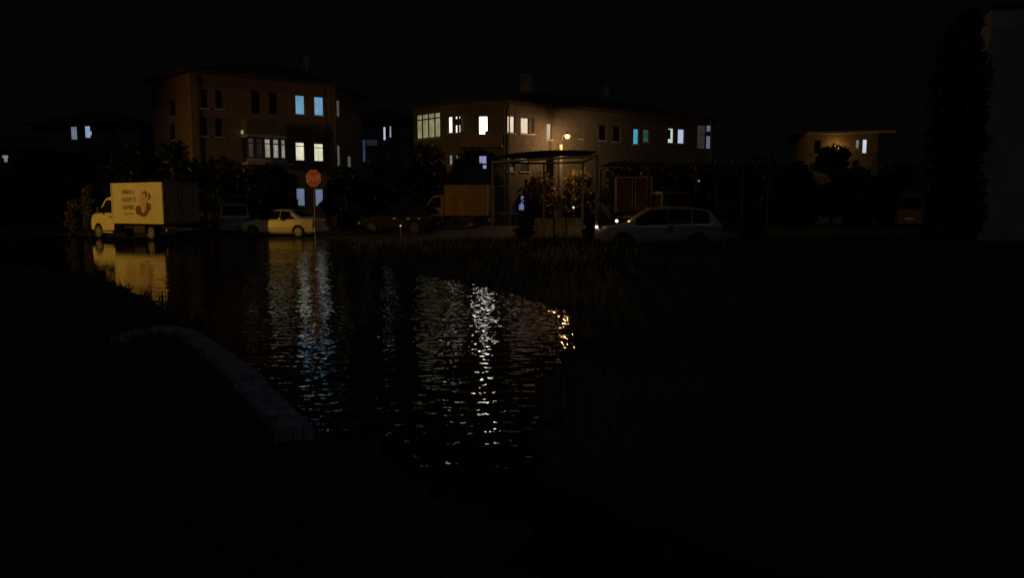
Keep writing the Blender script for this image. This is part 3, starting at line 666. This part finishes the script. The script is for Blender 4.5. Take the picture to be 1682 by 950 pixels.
tk3 = box_truck('truck with a dark red cargo box behind the white hatchback', 'black_car', 'red_tarp', 'red_tarp', bl=3.6, bh=2.3, bw=2.3)
corner_place(tk3, 1041, 50.0, -6, 0, 0, .5)
corner_place(minivan('tall cream van half hidden behind the white hatchback', 'cream_car', Hs=1.28, Ws=1.18), 1112, 46.0, 10, -2.1, 0, .26)
corner_place(minivan('brown van parked far off below the ochre house', 'brown_car', Hs=1.18, Ws=1.0), 1495, 50.0, -29, -2.1, 0, .28)
corner_place(suv('black hatchback parked in the dark right of the stop sign', 'black_car', rim='plastic'), 645, 41.5, 70, 0, .9, .2)

# ------------------------------------------------------------------ stop sign
q = at(515, 293, 35.0); sg = thing('stop_sign', 'red octagonal stop sign reading DUR on a thin pole in the flood', 'road sign', (q.x, 35.0, -.1), R(-17))
zc = q.z+.1; rr = .40
MB().tube([(0, .03, -.4), (0, .03, zc+.2)], .032, 10).build('pole', M['steel'], sg)
def octo(r_): return [(r_*math.cos(R(22.5+45*k)), r_*math.sin(R(22.5+45*k))) for k in range(8)]
pnl = MB().sheet(octo(rr), lambda a, b, c: (a, -.012+c, zc+b), .012).build('sign_panel', M['sign_white'], sg)
MB().sheet(octo(rr*.93), lambda a, b, c: (a, -.0155+c, zc+b), .003).build('sign_face', M['sign_red'], pnl)
text_mesh('DUR', .36, 'lettering', M['sign_white'], pnl, (0, -.018, zc), (math.pi/2, 0, 0), .002)

# ------------------------------------------------------------------ steel shelter, fence, glint globes, small lamp
SY = 31.5
def carport():
    x0, x1, y0, y1 = xat(1000, 42), xat(1266, 42), 42.0, 47.0; z = at(1100, 266, 42).z
    t = thing('carport', 'long open carport with a flat dark roof behind the white hatchback', 'carport', ((x0+x1)/2, 44.5, .3)); o_ = t.location.copy()
    for x in (x0+.1, x0+(x1-x0)*.34, x0+(x1-x0)*.67, x1-.1):
        for y in (y0+.15, y1-.15): MB(o_).box((x, y, (z-.15)/2), (.08, .08, z-.15)).build('post', M['chassis'], t)
    m = MB(o_); N_ = 60
    for i in range(N_): m.box((x0+(x1-x0)*(i+.5)/N_, (y0+y1)/2, z+.03*(i % 2)), ((x1-x0)/N_, y1-y0+.3, .03))
    m.build('roof_sheet', M['roofsheet'], t)
    MB(o_).box(((x0+x1)/2, y0-.12, z-.09), (x1-x0, .05, .2)).build('fascia', M['roofsheet'], t)
carport()
for (pl, u, z0_, z1_, rt, off_) in ((pC, .35, .3, 9.2, row, (3, 64, .2)), (pC, pC.L-.4, .3, 9.2, row, (3, 64, .2)), (plF, plF.L-.3, .3, 10.1, apt, (-17.5, 57, .2))):
    m = MB(off_); q = pl.pt(u, 0, .1); m.tube([(q.x, q.y, z0_), (q.x, q.y, z1_)], .05); m.build('drainpipe', M['frame'], rt)
for (x, y, z_, lb2_) in ((-15, 57, 11.0, 'thin rooftop aerial on the red block'), (8, 66, 10.2, 'thin rooftop aerial on the long cream block')):
    t = thing('aerial', lb2_, 'aerial', (x, y, z_)); m = MB(); m.tube([(0, 0, -.6), (0, 0, 1.7)], .025, 6)
    for k in range(6): m.box((0, 0, .9+.14*k), (.7-.06*k, .02, .02))
    m.build('mast', M['steel'], t)
cor = [(xat(809, SY), SY), (xat(980, SY-1.5), SY-1.5), (xat(957, SY+3.4), SY+3.4), (xat(893, SY+3.6), SY+3.6)]
zt = [at(809, 268, SY).z, at(980, 258, SY-1.5).z, at(957, 268, SY+3.4).z, at(893, 270, SY+3.6).z]
sh = thing('steel_shelter', 'open steel frame shelter with a dark sheet roof beside the street lamp', 'shelter', ((cor[0][0]+cor[1][0])/2, SY+1, .2)); off = sh.location.copy()
for (x, y), z in zip(cor, zt): MB(off).box((x, y, z/2), (.09, .09, z)).build('post', M['steel'], sh)
bm_ = MB(off)
for a, b in ((0, 1), (1, 2), (2, 3), (3, 0)): bm_.tube([(cor[a][0], cor[a][1], zt[a]+.04), (cor[b][0], cor[b][1], zt[b]+.04)], .05, 6)
bm_.build('beam', M['steel'], sh)
rs = MB(off); N_ = 44; vv = []
for i in range(N_+1):
    k = i/N_; a = Vector((*cor[0], zt[0])).lerp(Vector((*cor[1], zt[1])), k); b = Vector((*cor[3], zt[3])).lerp(Vector((*cor[2], zt[2])), k)
    d = (a-b).normalized()*.12; hh = .12+.22*math.sin(math.pi*(k*.75+.15))+.025*(i % 2)
    vv += [a+d+Vector((0, 0, hh)), b-d+Vector((0, 0, hh)), a+d+Vector((0, 0, hh+.02)), b-d+Vector((0, 0, hh+.02))]
ff = []
for i in range(N_):
    o_ = 4*i; ff += [(o_, o_+4, o_+5, o_+1), (o_+2, o_+3, o_+7, o_+6), (o_, o_+2, o_+6, o_+4), (o_+1, o_+5, o_+7, o_+3)]
rs.add(vv, ff+[(0, 1, 3, 2), (4*N_, 4*N_+2, 4*N_+3, 4*N_+1)]).build('roof_sheet', M['roofsheet'], sh)
for z_, xa, xb in ((at(825, 306, SY).z, 819, 842), (at(835, 351, SY).z, 819, 853)): MB(off).tube([(xat(xa, SY), SY, z_), (xat(xb, SY), SY, z_)], .03, 6).build('rail', M['frame_w'], sh)
fx0, fx1 = xat(878, 34), xat(956, 33.6); fn = thing('board_fence', 'pale fence of upright boards under the shelter', 'fence', ((fx0+fx1)/2, 34, .2)); off = fn.location.copy()
nb2 = 15; rnd = random.Random(5); fb = MB(off)
for k in range(nb2):
    x = fx0+(fx1-fx0)*(k+.5)/nb2; zt_ = at(915, 359, 34).z+rnd.uniform(-.04, .04); z0_ = .1
    fb.box((x, 34+rnd.uniform(-.01, .01), (zt_+z0_)/2), ((fx1-fx0)/nb2-.012, .025, zt_-z0_), rz=rnd.uniform(-.03, .03))
fb.build('board', M['boards'], fn)
for z_ in (.45, 1.0): MB(off).box(((fx0+fx1)/2, 34.05, z_), (fx1-fx0, .04, .07)).build('rail', M['bark'], fn)
def add_speck(label, px, py, Y, r, rgb, gain, power):  # glowing globes added in place of bright glints; only the far one is a lamp
    p = at(px, py, Y); g_ = hz(p.x, p.y); t = thing('glow_speck', label, 'lamp', (p.x, p.y, g_), 0, 'small white glint and lamp globes')
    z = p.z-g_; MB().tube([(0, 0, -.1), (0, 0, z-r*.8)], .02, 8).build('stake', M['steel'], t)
    MB().lathe([(r*.3, -r), (r*.85, -r*.5), (r, 0), (r*.85, r*.5), (r*.3, r)], (0, 0, z), n=14).build('globe', lit('speck_globe', rgb, gain, blotch=0), t, smooth=True)
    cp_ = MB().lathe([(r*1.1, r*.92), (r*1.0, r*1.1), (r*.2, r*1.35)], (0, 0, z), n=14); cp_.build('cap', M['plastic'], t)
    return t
add_speck('small glowing white globe added as a glint at the foot of the right shelter post', 980, 373, 29.8, .062, (255, 240, 220), 2.2, 0)
add_speck('small glowing white globe added as a glint before the bonnet of the white hatchback', 1013, 363, 25.8, .055, (255, 238, 215), 2.0, 0)
add_speck('small glowing globe added as a glint below the lit tree, seen over the board fence', 942, 341, 36.5, .055, (230, 215, 195), 1.1, 0)
add_speck('faint white lamp far behind the cream van', 1148, 297, 52, .07, (130, 135, 140), .9, 0)
add_speck('tiny white globe added as a glint low beside the black hatchback', 658, 371, 39.0, .05, (165, 165, 150), 1.0, 0)

# ------------------------------------------------------------------ kerbs of the planting bed on the near bank
kp = [gnd(*p, .14) for p in [(486, 706), (440, 655), (392, 610), (345, 570), (310, 548), (280, 537), (240, 537), (205, 545), (192, 558), (200, 585), (222, 622)]]
kb = thing('kerb', 'pale concrete kerb curving round a dark planting bed on the near left bank', 'kerb', (kp[5].x, kp[5].y, .0)); off = kb.location.copy()
m_ = MB(off)
pts = []
for a, b in zip(kp, kp[1:]):
    for k in range(4): pts.append(a.lerp(b, k/4))
pts.append(kp[-1]); sm = [pts[0]]+[(pts[i-1]+pts[i]*2+pts[i+1])/4 for i in range(1, len(pts)-1)]+[pts[-1]]
sec = [(-.14, -.3), (-.14, -.01), (-.11, .03), (.105, .035), (.14, .005), (.14, -.3)]; ns = len(sec)
cum = [0.0]
for a, b in zip(sm, sm[1:]): cum.append(cum[-1]+(b-a).length)
def along(d):
    for i in range(len(sm)-1):
        if cum[i+1] >= d: k = (d-cum[i])/(cum[i+1]-cum[i]); return sm[i].lerp(sm[i+1], k), (sm[i+1]-sm[i])
    return sm[-1], sm[-1]-sm[-2]
rk = random.Random(4); nk = int(cum[-1]/.58)
for q_ in range(nk):
    d0, d1 = cum[-1]*q_/nk+.012, cum[-1]*(q_+1)/nk-.012; vv = []; dz = rk.uniform(-.015, .015); dn = rk.uniform(-.012, .012)
    for j in range(4):
        p, t_ = along(d0+(d1-d0)*j/3); t_ = Vector((t_.x, t_.y, 0)).normalized(); n_ = Vector((t_.y, -t_.x, 0))
        sink = .15*max(0, (q_/nk-.45)/.55)
        vv += [Vector((p.x, p.y, .13+dz-sink))+n_*(a+dn)+Vector((0, 0, b)) for a, b in sec]
    ff = [(i*ns+k, i*ns+k+1, (i+1)*ns+k+1, (i+1)*ns+k) for i in range(3) for k in range(ns-1)]
    MB(off).add(vv, ff+[tuple(range(ns)), tuple(3*ns+k for k in range(ns-1, -1, -1))]).build('kerb_stone', M['kerb'], kb)

# ------------------------------------------------------------------ trees, shrubs, grass
def leaves(n, crown_pts, size, seed):
    rg = np.random.default_rng(seed); K = len(crown_pts); idx = rg.integers(0, K, n)
    C = np.array([c[:3] for c in crown_pts])[idx]; rad = np.array([c[3] for c in crown_pts])[idx]
    d = rg.normal(size=(n, 3)); d /= np.linalg.norm(d, axis=1)[:, None]; p = C + d*(rad*rg.uniform(.35, 1.0, n)**.6)[:, None]*np.array([1, 1, .8])
    a = rg.normal(size=(n, 3)); a /= np.linalg.norm(a, axis=1)[:, None]; b = np.cross(a, rg.normal(size=(n, 3))); b /= np.linalg.norm(b, axis=1)[:, None]
    s = size*rg.uniform(.6, 1.3, n)[:, None]; v = np.stack([p-a*s, p-b*s*.45, p+a*s, p+b*s*.45], 1).reshape(-1, 3)
    return v, [(4*i, 4*i+1, 4*i+2, 4*i+3) for i in range(n)]
def tree(name, label, cat, px, Y, ptop, wpx, leafm='leaf_dark', n=2600, ls=.16, seed=1, group=None, base_frac=.3, column=False):
    x = xat(px, Y); g_ = hz(x, Y); top = at(px, ptop, Y).z-g_; wr = wpx/F_PX*Y/2; t = thing(name, label, cat, (x, Y, g_), 0, group)
    rg = random.Random(seed); cb = top*base_frac; cps = []
    for k in range(26):
        a = rg.uniform(0, 6.28); h = rg.uniform(0, 1); rr_ = wr*(math.sin(math.pi*(.18+.72*h)))*rg.uniform(.1, .75); cr = wr*rg.uniform(.24, .5)
        cps.append((rr_*math.cos(a), rr_*math.sin(a), cb+(top-cb)*h*.86, min(cr, (top-cb)*.32)))
    if column: cps = [(rg.uniform(-.2, .2)*wr, rg.uniform(-.2, .2)*wr, cb+(top-cb)*k/29*.97, wr*(.85 if k < 20 else .85-.06*(k-20))*rg.uniform(.9, 1.08)) for k in range(30)]
    v, f = leaves(n, cps, ls, seed); v[:, 2] = np.maximum(v[:, 2], .02)
    tr = MB(); tr.tube([(0, 0, -.2), (rg.uniform(-.1, .1), 0, cb), (rg.uniform(-.2, .2), rg.uniform(-.2, .2), top*.8)], [max(.05, top*.022), max(.04, top*.016), .02], 8)
    for c in cps[:8]: tr.tube([(0, 0, cb*.8+.1), (c[0]*.5, c[1]*.5, (cb+c[2])/2), c[:3]], [max(.03, top*.01), .025, .012], 5)
    tr.build('trunk' if cat == 'tree' else 'stem', M['bark'], t)
    me_ = bpy.data.meshes.new('crown'); me_.from_pydata(v.tolist(), [], f); me_.materials.append(M[leafm])
    o = bpy.data.objects.new('crown' if cat == 'tree' else 'foliage', me_); COL.objects.link(o); o.parent = t; return t
GT = 'dark trees before the houses'
T_ = [('dark tree rising behind the lettered truck', 295, 45.5, 224, 90), ('dark broad tree before the left end of the red block', 232, 49, 236, 100), ('dark tree between the lettered truck and the stop sign', 385, 46.5, 262, 110),
      ('dark tree under the glazed balcony of the red block', 450, 47.5, 268, 70),
      ('dark tree right of the stop sign by the corner of the red block', 572, 50, 272, 60), ('dark round tree before the house with the blue stairwell', 632, 52, 248, 90), ('dark tree at the left end of the long cream block', 700, 54, 232, 70),
      ('dark tree before the right end of the long cream block', 1090, 55, 266, 120), ('dark tree between the long cream block and the ochre house', 1235, 56, 262, 130), ('dark tree hiding the left half of the ochre house', 1366, 60, 226, 70),
      ('dark low tree before the foot of the ochre house', 1412, 57, 270, 80), ('dark low tree left of the ochre house', 1305, 57, 268, 80),
      ('dark tree behind the red cargo box truck', 1030, 58.5, 268, 80), ('dark tree behind the tall cream van', 1150, 58, 266, 90), ('dark tree right of the ochre house', 1478, 58, 262, 80), ('dark tree at far left below the bluish window pair', 60, 58, 262, 120), ('dark tree left of the lettered truck under the bluish windows', 160, 56, 246, 110), ('dark tree at the left picture edge', -20, 54, 275, 90)]
for i, (lb_, px, Y, pt_, wp) in enumerate(T_): tree('tree', lb_, 'tree', px, Y, pt_, wp*1.35, seed=20+i, group=GT, base_frac=.06, n=5500, ls=.2)
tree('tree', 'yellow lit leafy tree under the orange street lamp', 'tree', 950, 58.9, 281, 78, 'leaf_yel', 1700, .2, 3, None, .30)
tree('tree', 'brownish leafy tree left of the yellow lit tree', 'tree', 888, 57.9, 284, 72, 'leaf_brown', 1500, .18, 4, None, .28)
SHR = [('pale leafed shrub left of the lettered truck', 118, 44, 315, 32, 'leaf_brown'), ('yellowish shrub just left of the lettered truck cab', 146, 46, 298, 36, 'leaf_yel'),
       ('dark bush left of the board fence', 862, 33, 352, 40, 'leaf_dark'), ('low bush at the foot of the board fence', 972, 33, 352, 34, 'leaf_dark'), ('dark bush right of the white hatchback', 1235, 29, 372, 60, 'leaf_dark')]
for i, (lb_, px, Y, pt_, wp, lm) in enumerate(SHR): tree('shrub', lb_, 'shrub', px, Y, pt_, wp, lm, 1500, .07, 60+i, 'shrubs', .08)

tree('tree', 'tall black cypress column added to darken the side of the grey building at right', 'tree', 1563, 28.0, 18, 98, 'leaf_dark', 16000, .13, 91, None, .01, True)  # added dark foliage, stands where the side wall is only in shade

rg = np.random.default_rng(8); n = 60000
X = rg.uniform(-12, 16, n); Yv = 3.2+rg.uniform(0, 1, n)**1.5*30; s = sdf(X, Yv)
k = (s > -.35) & (np.abs(X) < Yv*.75+1.0) & (rg.uniform(0, 1, n) < np.clip(.25+.5*(.5+.5*np.sin(X*.9)*np.sin(Yv*.7+1)), 0, 1)); X, Yv = X[k], Yv[k]; Z = np.maximum(hfun(X, Yv), -.12)
n = len(X); a = rg.uniform(0, 6.28, n); hgt = rg.uniform(.06, .2, n)*(1+.02*Yv); wd = .006+.0006*Yv; ln = rg.normal(0, .35, (n, 2))*hgt[:, None]
v = np.stack([np.stack([X-np.cos(a)*wd, Yv-np.sin(a)*wd, Z-.02], 1), np.stack([X+np.cos(a)*wd, Yv+np.sin(a)*wd, Z-.02], 1), np.stack([X+ln[:, 0], Yv+ln[:, 1], Z+hgt], 1)], 1).reshape(-1, 3)
me = bpy.data.meshes.new('grass'); me.from_pydata(v.tolist(), [], [(3*i, 3*i+1, 3*i+2) for i in range(n)]); me.materials.append(M['grass'])
go = bpy.data.objects.new('grass', me); COL.objects.link(go); tag(go, 'dark rough grass on the banks of the flood water', 'grass', None, 'stuff')
